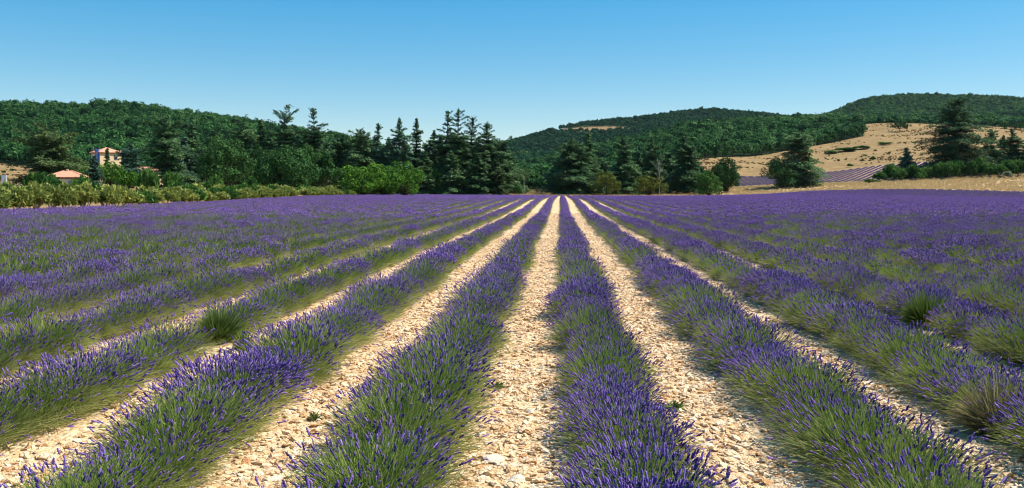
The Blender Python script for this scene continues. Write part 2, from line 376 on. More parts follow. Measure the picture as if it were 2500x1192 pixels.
def lav_mesh(name, seed, n, bloom, wst, rsp, lsp, near=True, rx=.45, ht=.37, flank=.07, cut=.60, leaves=200, rings=None, sides=5):
    r = np.random.default_rng(seed)
    phi = r.uniform(0, 2*np.pi, n); ca = r.uniform(.06, 1, n)**.75; al = np.arccos(ca)
    al = al * r.uniform(.92, 1.05, n)
    k = r.uniform(.8, 1.08, n)
    # lumpy outline so that the plants do not read as one dome
    k *= 1 + .09*np.sin(3*phi + seed) * np.sin(2*al + seed*1.7)
    D = np.stack([np.sin(al)*np.cos(phi), np.sin(al)*np.sin(phi), np.cos(al)], 1)
    tip = D * np.array([rx, rx, ht]) * k[:, None]; tip[:, 2] += np.where(ca > .55, r.uniform(-.02, .05, n), 0)
    base = D * np.array([.22, .22, .12]) * r.uniform(.3, 1, (n, 1)); base[:, 2] *= .3
    tip[:, 2] += .05
    mid = (base + tip)/2; mid[:, 2] += .05*np.sin(al); mid += r.normal(0, .024, (n, 3))
    dirv = tip - mid; dirv /= np.linalg.norm(dirv, axis=1, keepdims=True)
    a, b = perp(dirv); th = r.uniform(0, np.pi, n)[:, None]; wv = (a*np.cos(th) + b*np.sin(th))*wst
    V, Fs, MI, T = [], [], [], []
    c = 0
    sv = np.stack([base-wv, base+wv, mid-wv, mid+wv, tip-wv*.5, tip+wv*.5], 1).reshape(-1, 3)
    o = np.arange(n)*6; V.append(sv)
    Fs.append(np.concatenate([np.stack([o, o+1, o+3, o+2], 1), np.stack([o+2, o+3, o+5, o+4], 1)])); MI.append(np.zeros(2*n))
    ts_ = np.clip(.28 + .52*(1-ca)**1.2 + r.normal(0, .17, n), 0, 1); T.append(np.repeat(ts_, 6)); c += len(sv)
    # leaves of the cushion
    m = leaves
    ph = r.uniform(0, 2*np.pi, m); cb = r.uniform(0, 1, m); bb = np.arccos(cb)
    E = np.stack([np.sin(bb)*np.cos(ph), np.sin(bb)*np.sin(ph), np.cos(bb)], 1)
    p0 = E*np.array([rx*.45, rx*.45, ht*.4])*r.uniform(.6, 1.15, (m, 1)); E2 = E + r.normal(0, .35, (m, 3)); E2[:, 2] = np.abs(E2[:, 2])+.25
    E2 /= np.linalg.norm(E2, axis=1, keepdims=True); ll = r.uniform(.09, .2, (m, 1))
    a2, b2 = perp(E2); t2 = r.uniform(0, np.pi, m)[:, None]; w2 = (a2*np.cos(t2) + b2*np.sin(t2))*wst*2.2
    lv = np.stack([p0-w2*.4, p0+w2*.4, p0+E2*ll*.5+w2, p0+E2*ll, p0+E2*ll*.5-w2], 1).reshape(-1, 3)
    o = np.arange(m)*5 + c; V.append(lv); Fl = np.stack([o, o+1, o+2, o+3, o+4], 1); T.append(np.repeat(r.uniform(0, .6, m), 5)); c += len(lv)
    # flower spikes
    sel = np.where(r.random(n) < bloom*np.clip((np.cos(al)-cut)/.22, flank, 1))[0]; q = len(sel)
    d2 = dirv[sel] + r.normal(0, .10, (q, 3)); d2 /= np.linalg.norm(d2, axis=1, keepdims=True)
    A, B = perp(d2); L_ = lsp*r.uniform(.6, 1.25, q); R_ = rsp*r.uniform(.75, 1.25, q)
    rings = rings or [(0, .5), (.18, 1), (.36, .62), (.55, 1), (.74, .6), (.88, .75)]
    sv = []
    for hh, rr in rings:
        for j in range(sides):
            an = 2*np.pi*j/sides + hh*3
            jit = r.uniform(.7, 1.3, (q, 1))
            sv.append(tip[sel] + d2*(L_*hh)[:, None] + (A*math.cos(an) + B*math.sin(an))*(R_*rr)[:, None]*jit)
    sv.append(tip[sel] + d2*L_[:, None])
    K = len(sv); sv = np.stack(sv, 1).reshape(-1, 3); o = np.arange(q)*K + c; V.append(sv)
    fl = []
    for i in range(len(rings)-1):
        for j in range(sides):
            j2 = (j+1) % sides
            fl.append(np.stack([o+i*sides+j, o+i*sides+j2, o+(i+1)*sides+j2, o+(i+1)*sides+j], 1))
    tri = []
    i = len(rings)-1
    for j in range(sides): tri.append(np.stack([o+i*sides+j, o+i*sides+(j+1) % sides, o+K-1], 1))
    FQ = np.concatenate(fl) if fl else np.zeros((0, 4), int); FT = np.concatenate(tri)
    T.append(np.clip(np.repeat(r.uniform(.0, .8, q) + .45*np.clip(.6-np.cos(al[sel]), 0, 1), K)*.8 + r.uniform(0, .25, q*K), 0, 1)); c += len(sv)
    quads = np.concatenate([Fs[0], FQ]); mi = [0]*len(Fs[0]) + [1]*len(FQ)
    return mesh_np(name, np.concatenate(V), [quads, Fl, FT], False, [STEM, FLOWER],
                   mi + [0]*len(Fl) + [1]*len(FT), np.concatenate(T))

NV = []
bl = [.95, .8, .45, .28, .08]
for i, b_ in enumerate(bl):
    NV.append(source('lavender_near_%d' % i, lav_mesh('lavender_near_%d' % i, 10+i, 1300, .12+b_*.8, .0019, .0056, .042, leaves=240, flank=.2, cut=.40)))
for i, b_ in enumerate(bl):
    NV.append(source('lavender_mid_%d' % i, lav_mesh('lavender_mid_%d' % i, 30+i, 460, min(1, b_*1.1+.05), .0038, .0095, .055, flank=.14, cut=.52, leaves=130,
                     rings=[(0, .5), (.3, 1), (.7, .8)], sides=4)))
for i, b_ in enumerate(bl):
    NV.append(source('lavender_far_%d' % i, lav_mesh('lavender_far_%d' % i, 50+i, 150, min(1, b_*1.2), .008, .025, .09, leaves=60,
                     rings=[(0, .5), (.4, 1)], sides=3)))

def fnoise(x, y, sc, off=0):
    return np.array([mnoise.noise(Vector((a*sc+off, b*sc-off, off*.7))) for a, b in zip(x, y)])

def row_points(i, step=.42):
    l = (i + .292) * S - (.04 if i == 0 else 0)
    out = []
    a = -4.0
    r = np.random.default_rng(1000 + i)
    aa = []
    while a < 250:
        aa.append(a); a += (step if a < 45 else step*1.15) * r.uniform(.8, 1.2)
    aa = np.array(aa)
    ll = l + r.normal(0, .05, len(aa))
    x, y = row_xy(ll, aa)
    px = VX + F*x/np.maximum(y, 1)
    keep = (y < field_end(px)) & ((y < 20) | ((px > -700) & (px < 3300))) & ((np.abs(x) < 18) | (y > 8))
    # gaps in the rows where the photo shows them
    for gi, ga, gw in GAPS:
        if gi == i: keep &= np.abs(aa - ga) > gw
    return x[keep], y[keep], r
GAPS = [(-3, 10.6, .55), (3, 12.35, .5), (4, 10.0, .45)]

def lavender_row(i, rows=None):
    rows = rows or [i]
    P, VI, RO, SCL, PT = [], [], [], [], []
    for k in rows:
        x, y, r = row_points(k)
        if not len(x): continue
        d = y
        n1 = fnoise(x, y, .45, 3.1) + .6*fnoise(x, y, 1.3, 9.2)
        n2 = fnoise(x, y, .06, 5.5)
        bloomv = .5 + n1*1.15 + n2*.35 + r.normal(0, .10, len(x)) + np.interp(d, [5, 12, 30, 60, 120], [-.52, -.42, -.18, .04, .26]) + np.clip((k-2)/14, -.3, .12)
        vb = np.select([bloomv > .72, bloomv > .50, bloomv > .22, bloomv > .02], [0, 1, 2, 3], 4)
        lod = np.where(d < 17 + r.uniform(-2, 2, len(x)), 0, np.where(d < 52 + r.uniform(-8, 8, len(x)), 1, 2))
        VI.append(vb + 5*lod)
        z = gz(x, y) - .03
        P.append(np.stack([x, y, z], 1))
        RO.append(np.stack([r.normal(0, .06, len(x)), r.normal(0, .06, len(x)), r.uniform(0, 6.28, len(x))], 1))
        s = r.uniform(.82, 1.17, len(x)) * (1 + .12*fnoise(x, y, .9, 1.7))
        wd = np.interp(d, [4, 9, 25, 60, 120], [1.30, 1.22, 1.14, 1.03, .98]) * (.9 if k == 0 else 1); SCL.append(np.stack([s*wd, s*wd, s*r.uniform(.92, 1.08, len(x))*np.interp(d, [10, 30, 80], [1, .9, .8])], 1))
        PT.append(np.clip(.5 + .9*n1*.5 + r.normal(0, .12, len(x)) + .0*n2, 0, 1))
    if not P: return None
    return gn_scatter('lavender_row' if len(rows) == 1 else 'lavender_field', np.concatenate(P), NV, np.concatenate(VI), np.concatenate(RO), np.concatenate(SCL), np.concatenate(PT))

ORD = ['first', 'second', 'third', 'fourth', 'fifth', 'sixth', 'seventh', 'eighth', 'ninth', 'tenth', 'eleventh', 'twelfth', 'thirteenth', 'fourteenth']
for i in range(-12, 12):
    o = lavender_row(i)
    if i >= 0: side, k = 'right', i
    else: side, k = 'left', -i-1
    extra = {0: 'widest row in the middle foreground, ', -1: '', 3: 'with a bare gap in the foreground, '}.get(i, '')
    tag(o, 'purple flowering lavender row, %s%s to the %s of the central stony path' % (extra if extra.startswith('with') else '', ORD[k], side),
        'lavender row', 'lavender rows running to the far trees', 'stuff')
o = lavender_row(0, list(range(LEFT, -12)))
tag(o, 'purple carpet of merging lavender rows on the far left beside the yellow-green shrubs', 'lavender field', kind='stuff')
o = lavender_row(0, list(range(12, 82)))
tag(o, 'deep violet carpet of merging lavender rows on the far right below the dry slope', 'lavender field', kind='stuff')

# ------------------------------------------------------------ gravel between the rows
def stone_mesh(name, seed, sub=1, mat=None):
    import bmesh
    r = random.Random(seed); bm = bmesh.new(); bmesh.ops.create_icosphere(bm, subdivisions=sub, radius=1)
    sx, sy, sz = 1, r.uniform(.55, .85), r.uniform(.22, .42)
    for v in bm.verts:
        k = 1 + r.uniform(-.24, .2); v.co = Vector((v.co.x*sx*k, v.co.y*sy*k, v.co.z*sz*(1 + r.uniform(-.2, .2))))
    me = bpy.data.meshes.new(name); bm.to_mesh(me); bm.free(); me.materials.append(mat or STONE)
    return me
STN = [source('stone_%d' % i, stone_mesh('stone_%d' % i, i)) for i in range(6)]
def gravel():
    P, SC_, PT = [], [], []
    r = np.random.default_rng(5)
    for d0, d1, dens, smin, smax in ((3.2, 9, 1500, .010, .058), (9, 18, 760, .014, .055), (18, 34, 260, .022, .05), (34, 70, 42, .035, .06)):
        for j in range(-14, 15):
            l = (j - .208)*S
            n = int((d1-d0)*.95*dens)
            a = r.uniform(d0, d1, n); off = r.normal(0, .27, n); off = off[np.abs(off) < .62]; a = a[:len(off)]
            x, y = row_xy(l+off, a)
            k = np.abs(x/y) < .72; x, y = x[k], y[k]
            if not len(x): continue
            n1 = fnoise(x, y, 1.1, 4.4); n1 += r.normal(0, .25, len(x)); q = n1 > -.28; x, y = x[q], y[q]
            s = smin*(smax/smin)**(r.random(len(x))**2.7)
            P.append(np.stack([x, y, gz(x, y)+s*.12], 1)); SC_.append(s); PT.append(np.clip(r.beta(2.4, 1.8, len(x)), 0, 1))
    P = np.concatenate(P); s = np.concatenate(SC_); n = len(P)
    o = gn_scatter('gravel', P, STN, r.integers(0, 6, n), np.stack([r.normal(0, .3, n), r.normal(0, .3, n), r.uniform(0, 6.28, n)], 1),
                   s[:, None]*r.uniform(.8, 1.2, (n, 3)), np.concatenate(PT))
    tag(o, 'cream and rust limestone gravel covering the paths between lavender rows', 'gravel', kind='stuff')
gravel()

def at_ground(px, py):
    d = (CH) * F / (py - HY)
    for _ in range(6):
        z = g1((px-VX)/F*d, d); d = (CH - z)*F/(py-HY)
    x = (px-VX)/F*d; return Vector((x, d, g1(x, d)))
ROCKS = [  # px, py, half length m, label
 (1203, 1126, .085, 'long white wedge of limestone with a dark shadow, lowest on the central path'),
 (1296, 1008, .055, 'bright white chunky stone in the middle of the central path'),
 (1250, 1142, .05, 'flat pale stone just right of the white wedge on the central path'),
 (884, 962, .06, 'pale stone beside the first row left of the central path'),
 (1724, 1092, .055, 'pale egg-shaped stone on the second path right, low in the picture'),
 (1798, 1096, .045, 'rounded cream stone at the shaded right side of the second path right'),
 (1262, 1178, .07, 'broad cream slab at the bottom edge of the central path'),
 (1800, 964, .05, 'whitish stone under the overhanging stems of the second row right'),
 (672, 1172, .055, 'white lumpy stone at the bottom of the first path left'),
 (606, 1075, .06, 'white stone under the purple stems at the end of the third row left'),
 (1240, 862, .04, 'small white stone high on the central path'),
]
for k, (px, py, s, lab) in enumerate(ROCKS):
    p = at_ground(px, py); o = link('limestone_rock', stone_mesh('limestone_rock', 70+k, 2, ROCK), None, p + Vector((0, 0, s*.18)), k*1.7)
    o.scale = (s, s, s*1.1); tag(o, lab, 'rock', 'larger stones lying on the paths')

# ------------------------------------------------------------ trees
def leaves_mesh(name, P, D, size, r, mat, aspect=1.6, tint=None, flat=0.0):
    """one small kite-shaped leaf clump per point P, facing D with jitter"""
    n = len(P); D = D + r.normal(0, .45*(1-flat*.6), (n, 3)); D /= np.maximum(np.linalg.norm(D, axis=1, keepdims=True), 1e-5)
    a, b = perp(D); th = r.uniform(0, 2*np.pi, n)[:, None]; u = a*np.cos(th)+b*np.sin(th); v = np.cross(D, u)
    s = (size*r.uniform(.6, 1.3, n))[:, None]
    V = np.stack([P-u*s*aspect*.5, P+v*s*.42+u*s*.05, P+u*s*aspect*.5+D*s*.12, P-v*s*.42-u*s*.05], 1).reshape(-1, 3)
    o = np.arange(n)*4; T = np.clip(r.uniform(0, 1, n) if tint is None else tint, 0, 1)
    return mesh_np(name, V, np.stack([o, o+1, o+2, o+3], 1), False, [mat], None, np.repeat(T, 4))

def cedar_mesh(h, rad, seed, mat, style='cone', lowest=.06, dens=1.0, leaf=.42):
    r = np.random.default_rng(seed); tb = MB(); bb = MB()
    lean = r.normal(0, .012, 2)
    def axis(z):
        q = z/h; b = .016*h*max(0, q-.75)*4*(1 if seed % 2 else -1)
        return np.array([lean[0]*z + .012*h*math.sin(q*5+seed) + b*.5, lean[1]*z + .012*h*math.cos(q*4+seed), z])
    zs = np.linspace(0, h*.985, 9)
    tb.tube([axis(z) - np.array([0, 0, .3 if z == 0 else 0]) for z in zs], [max(.03, .022*h*(1-z/h)**.9) for z in zs], 7)
    bb.tube([axis(t) for t in np.linspace(.3, h*.95, 6)], [.02]*6, 4)
    P, D, T = [], [], []
    z = h*lowest
    while z < h*.975:
        q = z/h
        if style == 'cone': prof = (1-q)**.68*(.9 + .2*math.sin(q*17+seed))
        elif style == 'flat': prof = (.78 if q < .35 else .9) * (1 - max(0, q-.45)*.95)*(.85 + .28*math.sin(q*21+seed))
        elif style == 'spire': prof = (1.05 - q*.72 if q < .62 else (1-q)*1.22+.14)*(.85+.2*math.sin(q*19+seed))
        else: prof = (1-q**2.2)*(.85+.2*math.sin(q*13+seed))     # round
        prof = max(prof, .05)
        nb = max(3, int((r.integers(4, 7) + rad/3.5) * (1 if q < (.64 if style == 'spire' else .8) else .6)))
        a0 = r.uniform(0, 6.28)
        for k in range(nb):
            an = a0 + k*2*np.pi/nb + r.normal(0, .3); L = rad*prof*r.uniform(.5, 1.16)
            if r.random() < .10: L *= 1.3
            up = np.interp(q, [0, .5, .85, 1], [-.05, .08, .65, 1.3]) + r.normal(0, .07)
            b0 = axis(z + r.normal(0, .15)); dr = np.array([math.cos(an), math.sin(an), 0])
            droop = .10*L
            def bp(s): return b0 + dr*L*s + np.array([0, 0, up*L*s - droop*s*s*1.3 + .05*L*math.sin(s*3)])
            if L > .9: bb.tube([bp(0), bp(.5), bp(.97)], [.010*h*(1-q)*.8+.03, .045, .012], 4)
            n = int((12 + L*L*6)*dens) if L < 3 else int((20 + L*23)*dens)
            s = r.uniform(.12, 1, n)**.75
            wd = (.10 + .30*np.sin(np.clip(s*1.25, 0, 1)*np.pi*.8))*L*.62 + .10
            lat = r.normal(0, .5, n)*wd
            side = np.array([-dr[1], dr[0], 0])
            pts = np.array([bp(t) for t in s]) + side*lat[:, None] + np.stack([np.zeros(n), np.zeros(n), r.normal(0, .10+.02*L, n) - np.abs(lat)*.12], 1)
            P.append(pts); D.append(np.tile([0, 0, 1.], (n, 1)) + dr*.25)
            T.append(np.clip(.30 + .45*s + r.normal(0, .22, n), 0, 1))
        z += h*r.uniform(.022, .042)*(1.15 if style == 'flat' else 1.0)*(1.35 if style == 'spire' and q > .64 else 1)
    # leader
    n = int(60*dens); zz = r.uniform(.86, 1.0, n)*h; pts = np.array([axis(t) for t in zz]) + r.normal(0, .18, (n, 3)); P.append(pts); D.append(r.normal(0, 1, (n, 3))); T.append(r.uniform(.1, .6, n))
    P = np.concatenate(P); D = np.concatenate(D); T = np.concatenate(T)
    lo = P[:, 2] > .25
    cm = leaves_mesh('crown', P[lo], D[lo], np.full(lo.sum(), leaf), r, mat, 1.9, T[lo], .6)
    return tb.mesh('trunk', BARK, True), bb.mesh('branches', BARK, True), cm

def round_mesh(h, rad, seed, mat, nblob=38, leaf=.34, n=5600, trunk=.07, squash=1.0, up=0.0):
    r = np.random.default_rng(seed); tb = MB(); bb = MB()
    ct = h*trunk*(1 if trunk > .1 else 0); H = h - ct*.6
    c = np.array([0, 0, ct*.6 + H*.5])
    tb.tube([(0, 0, -.3), (.02*h, 0, ct*.6), (0, .02*h, h*.55)], [.034*h, .026*h, .012*h], 7)
    B, R = [], []
    for k in range(nblob):
        d = r.normal(0, 1, 3); d /= np.linalg.norm(d); d[2] = d[2]*.95+.05
        if d[2] < 0: d[:2] *= 1.3
        q = r.uniform(.45, .92) if k else 0
        B.append(c + d*np.array([rad, rad, H*.5])*q); R.append(r.uniform(.17, .38)*min(rad, H*.6))
        if k and k % 2 == 0: bb.tube([(0, 0, ct*.8), tuple((B[-1]+np.array([0, 0, ct*.8]))/2*np.array([1, 1, .95])), tuple(B[-1])], [.014*h, .009*h, .004*h], 4)
    B = np.array(B); R = np.array(R)
    w = R**2/np.sum(R**2); which = r.choice(nblob, n, p=w)
    d = r.normal(0, 1, (n, 3)); d[:, 2] += .25; d /= np.linalg.norm(d, axis=1, keepdims=True)
    rr = R[which]*r.uniform(.72, 1.08, n)
    P = B[which] + d*rr[:, None]*np.array([1, 1, squash])
    T = np.clip(.5 + r.normal(0, .22, n), 0, 1)
    ok = P[:, 2] > .05*h
    D = d + np.array([0, 0, up])
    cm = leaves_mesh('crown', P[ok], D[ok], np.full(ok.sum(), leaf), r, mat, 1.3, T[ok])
    return tb.mesh('trunk', BARK, True), bb.mesh('branches', BARK, True), cm

def place_tree(name, meshes, loc, rz, label, cat='tree', group=None, scale=None):
    t = empty(name, loc, rz); tag(t, label, cat, group)
    for nm, me in zip(('trunk', 'branch', 'crown'), meshes):
        if me is not None and len(me.vertices): link(nm, me, t)
    if scale: t.scale = scale
    return t

def px_tree(kind, px, d, top, wpx, mat, seed, label, name, group=None, **k):
    p = atd(px, d); sc = d/F
    h = CH + (HY - top)*sc - p.z; rad = wpx*.5*sc*(1.22 if kind != 'round' else 1.05)
    if kind in ('cone', 'flat', 'spire', 'dense'):
        ms = cedar_mesh(h, rad, seed, mat, 'round' if kind == 'dense' else kind, **k)
    else: ms = round_mesh(h, rad, seed, mat, **k)
    return place_tree(name, ms, p, random.Random(seed).uniform(0, 6.28), label, 'tree', group)

G_ = 'cedars and trees along the far edge of the lavender'
CT = [
 # kind px d top width mat label
 ('flat', 118, 205, 326, 150, OLIVE, 'spreading olive-tinted cedar left of the tower house, above the small tiled house'),
 ('cone', 229, 190, 384, 50, BLUE, 'small blue-green cedar standing directly in front of the tower house'),
 ('spire', 263, 228, 364, 26, CEDAR, 'slim dark cedar partly hiding the right face of the tower house'),
 ('cone', 318, 225, 354, 92, BLUE, 'bluish cedar just right of the tower house'),
 ('flat', 405, 200, 292, 118, CEDAR, 'tall tiered cedar with pale flat sprays, right of the houses'),
 ('cone', 452, 212, 338, 84, BLUE, 'narrower blue-green cedar hugging the right side of the tiered cedar'),
 ('flat', 592, 245, 300, 84, CEDAR, 'dark cedar rising behind the rounded black-green pine'),
 ('cone', 636, 250, 292, 76, CEDAR, 'cedar between the black-green pine and the flat-topped cedar'),
 ('flat', 692, 250, 283, 92, CEDAR, 'flat-topped cedar with spreading crown branches against the skyline'),
 ('spire', 765, 250, 264, 100, CEDAR, 'tall cedar with a thin bare spire, alone above the left hill line'),
 ('flat', 835, 262, 338, 88, CEDAR, 'lower cedar just right of the spired cedar'),
 ('flat', 880, 256, 318, 84, CEDAR, 'flat-topped cedar behind the yellow-green broadleaf tree'),
 ('cone', 920, 258, 304, 76, BLUE, 'pointed cedar left of the broad bluish cedar on the skyline'),
 ('dense', 972, 256, 290, 96, BLUE, 'broad bushy bluish cedar with a many-tipped crown'),
 ('cone', 1018, 262, 290, 66, CEDAR, 'slim pointed cedar right of the bushy bluish cedar'),
 ('cone', 1058, 268, 318, 70, CEDAR, 'shorter dark cedar at the left foot of the tallest central cedars'),
 ('spire', 1088, 262, 273, 104, CEDAR, 'tall dark cedar, leftmost of the central skyline pair'),
 ('spire', 1118, 256, 266, 106, CEDAR, 'tallest central cedar with a bent top'),
 ('spire', 1152, 262, 286, 96, CEDAR, 'slim cedar with a hooked top right of the tallest central cedar'),
 ('cone', 1190, 258, 300, 112, CEDAR, 'broad dark cedar at the right shoulder of the central group'),
 ('flat', 1228, 262, 350, 92, CEDAR, 'lower spreading cedar closing the central group on its right'),
 ('cone', 1100, 247, 368, 78, CEDAR, 'young greener cedar in front of the tallest central cedars'),
 ('cone', 1036, 246, 372, 76, CEDAR, 'young cedar right of the bright broadleaf trees'),
 ('cone', 1168, 248, 376, 84, CEDAR, 'young dark cedar in front of the hooked-top cedar'),
 ('cone', 1212, 249, 392, 70, OLIVE, 'small greenish cedar in front of the right shoulder cedar'),
 ('dense', 1398, 258, 338, 132, CEDAR, 'massive dark cedar right of the field gap, wide skirt to the ground'),
 ('cone', 1436, 268, 324, 86, CEDAR, 'pointed cedar rising just behind the massive dark cedar'),
 ('cone', 1524, 258, 334, 92, CEDAR, 'pyramidal cedar left of the bare grey tree'),
 ('cone', 1590, 266, 340, 84, CEDAR, 'dark cedar directly behind the bare grey tree'),
 ('cone', 1672, 260, 332, 104, CEDAR, 'full pyramidal cedar right of the bare grey tree'),
 ('dense', 1948, 272, 325, 135, CEDAR, 'broad dark cedar in front of the striped lavender plot'),
 ('cone', 2212, 300, 362, 56, BLUE, 'small pointed conifer on the upper edge of the right-hand hedge'),
 ('cone', 2334, 300, 245, 205, CEDAR, 'huge dark cedar with layered boughs on the right slope'),
 ('cone', 2418, 310, 316, 76, CEDAR, 'medium conifer just right of the huge layered cedar'),
 ('cone', 2450, 322, 332, 62, CEDAR, 'shadowy conifer second to the right of the huge layered cedar'),
 ('cone', 2478, 305, 318, 72, CEDAR, 'tall conifer near the right picture edge below the hilltop oak'),
 ('cone', 2512, 300, 336, 70, CEDAR, 'conifer cut by the right picture edge'),
]
for k, (kind, px, d, top, wp, mat, lab) in enumerate(CT):
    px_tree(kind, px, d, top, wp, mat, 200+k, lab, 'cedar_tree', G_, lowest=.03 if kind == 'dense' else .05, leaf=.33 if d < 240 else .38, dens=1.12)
rr = random.Random(77)
FT = [(470, 300), (520, 322), (560, 335), (625, 330), (660, 322), (725, 330), (745, 318), (800, 350), (822, 362), (858, 352), (900, 348), (945, 338), (990, 345), (1040, 352), (1075, 338), (1105, 330), (1135, 330), (1170, 335), (1205, 345), (1240, 385), (1365, 385), (1420, 372), (1470, 390), (1556, 372), (1630, 378), (1700, 398)]
for k, (px, top) in enumerate(FT):
    px_tree('cone', px, 279 + rr.uniform(-6, 8), top, rr.uniform(82, 100), CEDAR, 300+k, 'shadowed dark cedar filling the second rank of the tree line, %s from the left' % ORDN(k+1), 'cedar_tree',
            'second rank of dark cedars behind the front trees', lowest=.02, leaf=.55, dens=.62)
BT = [
 (545, 185, 328, 118, DARKG, 'rounded black-green pine in the middle of the left tree line', dict(n=8000, nblob=50)),
 (500, 215, 350, 80, DARKG, 'dark tree tucked behind the black-green pine on its left', dict(n=4200)),
 (712, 178, 350, 126, DARKG, 'large dome-shaped dark green broadleaf tree below the flat-topped cedar', dict(n=9500, nblob=60)),
 (660, 195, 372, 70, DARKG, 'smaller dark tree leaning on the left of the dome-shaped tree', dict(n=4200)),
 (792, 188, 362, 62, DARKG, 'narrow dark green tree right of the dome-shaped tree', dict(n=4200)),
 (884, 175, 391, 92, BRIGHT, 'yellow-green broadleaf tree with a speckled crown', dict(n=3400)),
 (940, 190, 405, 74, BRIGHT, 'mid green broadleaf tree between its two bright neighbours', dict(n=4200)),
 (990, 180, 399, 92, BRIGHT, 'fresh green broadleaf tree at the foot of the young cedar', dict(n=3200)),
 (838, 195, 398, 60, HEDGE, 'green tree to the left of the speckled yellow-green one', dict(n=2000)),
 (180, 230, 385, 76, HEDGE, 'leafy green tree between the spreading cedar and the tower house', dict(n=2400)),
 (268, 205, 395, 60, BRIGHT, 'light leafy tree in front of the right face of the tower house', dict(n=2200)),
 (310, 185, 415, 60, BRIGHT, 'pale green fig-like tree below the bluish cedar', dict(n=2400)),
 (745, 196, 356, 76, HEDGE, 'mid green tree filling in right of the dome-shaped tree', dict(n=5000)),
 (622, 214, 352, 76, DARKG, 'green tree between the black-green pine and the dome-shaped tree', dict(n=5000)),
 (1060, 246, 410, 46, HEDGE, 'small green tree at the foot of the central cedars', dict(n=3000)),
 (1480, 250, 420, 62, GOLD, 'small yellowish olive tree between two dark cedars', dict(n=2000, trunk=.1)),
 (1585, 249, 428, 66, GOLD, 'olive-green bush tree at the foot of the bare grey tree', dict(n=2000, trunk=.1)),
 (1730, 243, 420, 68, HEDGE, 'bright rounded tree at the lavender edge, right of the cedars', dict(n=5000, trunk=.06)),
 (1772, 262, 389, 68, DARKG, 'dark rounded tree behind the bright rounded one', dict(nblob=64, n=9000, trunk=.05)),
 (1906, 268, 384, 68, DARKG, 'dark round tree against the left flank of the broad right-hand cedar', dict(n=4600, trunk=.08)),
 (2195, 600, 296, 44, DARKG, 'lone oak with a thick trunk on the dry hilltop', dict(n=2600, leaf=.5, trunk=.32)),
 (2480, 620, 297, 60, DARKG, 'spreading oak at the hilltop near the right picture edge', dict(n=2600, leaf=.5, trunk=.2)),
]
for k, (px, d, top, wp, mat, lab, kw) in enumerate(BT):
    nm = 'oak_tree' if 'oak' in lab else 'pine_tree' if 'pine' in lab else 'broadleaf_tree'
    kw.setdefault('leaf', .36)
    px_tree('round', px, d, top, wp, mat, 400+k, lab, nm, G_ if d < 400 else 'oaks on the dry hilltop', **kw)

# slender young tree beside the field gap, bare grey tree
p = atd(1279, 250); t = empty('young_tree', p); tag(t, 'slender young tree with a bare thin trunk beside the gap to the dry field', 'tree')
mb = MB(); mb.tube([(0, 0, -.2), (.05, 0, 2.5), (-.05, 0, 5.8)], [.13, .1, .05], 6); mb.build('trunk', PALEBARK, t, True)
r_ = np.random.default_rng(3); q = r_.normal(0, 1, (420, 3))*np.array([1.5, 1.4, .75]) + np.array([-.6, 0, 5.9]); link('crown', leaves_mesh('crown', q, np.tile([0, 0, 1.], (420, 1)), np.full(420, .34), r_, OLIVE), t)
p = atd(1609, 250); t = empty('bare_tree', p); tag(t, 'bare pale grey tree with thin leafless limbs in front of the dark cedar', 'tree')
mb = MB(); mb.tube([(0, 0, -.2), (.2, 0, 4), (-.1, 0, 7), (.1, 0, 10)], [.15, .11, .07, .02], 6); mb.build('trunk', PALEBARK, t, True)
rr = random.Random(8)
for k in range(13):
    mb = MB()
    z = 2.5 + k*.52; a = rr.uniform(0, 6.28); L = rr.uniform(1, 2.4)
    mb.tube([(0, 0, z), (math.cos(a)*L*.5, math.sin(a)*L*.5, z+L*.5), (math.cos(a)*L, math.sin(a)*L, z+L*1.05)], [.07, .045, .015], 4); mb.build('branch', PALEBARK, t, True)

# ------------------------------------------------------------ shrubs
def shrub_mesh(name, seed, mat, leaf=.13, n=1500, nblob=12):
    r = np.random.default_rng(seed); B, R = [], []
    for k in range(nblob):
        a = r.uniform(0, 6.28); q = r.uniform(0, .62); B.append((math.cos(a)*q, math.sin(a)*q, r.uniform(.3, .68)*(1.1-q*.5))); R.append(r.uniform(.26, .42))
    B = np.array(B); R = np.array(R); which = r.choice(nblob, n)
    d = r.normal(0, 1, (n, 3)); d[:, 2] = np.abs(d[:, 2])*.9 + d[:, 2]*.3; d /= np.linalg.norm(d, axis=1, keepdims=True)
    P = B[which] + d*(R[which]*r.uniform(.6, 1.1, n))[:, None]; P[:, 2] = np.maximum(P[:, 2], r.uniform(0, .15, n))
    D = np.cross(d, r.normal(0, 1, (n, 3)))     # upright twiggy blades
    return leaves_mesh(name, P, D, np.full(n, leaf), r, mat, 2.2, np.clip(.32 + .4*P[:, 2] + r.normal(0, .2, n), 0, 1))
def shrub_stems(seed):
    mb = MB(); r = random.Random(seed)
    for k in range(7):
        a = r.uniform(0, 6.28); mb.tube([(0, 0, -.05), (math.cos(a)*.2, math.sin(a)*.2, .25), (math.cos(a)*.4, math.sin(a)*.4, .55)], [.03, .022, .01], 4)
    return mb.mesh('stem', PALEBARK, True)
BR = [shrub_mesh('broom', 600+i, BROOM) for i in range(7)]; BG = [shrub_mesh('hedge_shrub', 620+i, HEDGE, .15) for i in range(6)]
BD = [shrub_mesh('dark_shrub', 640+i, DARKG, .2, 260, 6) for i in range(4)]; ST = [shrub_stems(i) for i in range(3)]
def shrub(name, me, p, w, h, rz, label, cat, group, stems=True):
    t = empty(name, p, rz); tag(t, label, cat, group); t.scale = (w, w, h)
    link('foliage', me, t)
    if stems: link('stem', ST[int(rz*10) % 3], t)
    return t
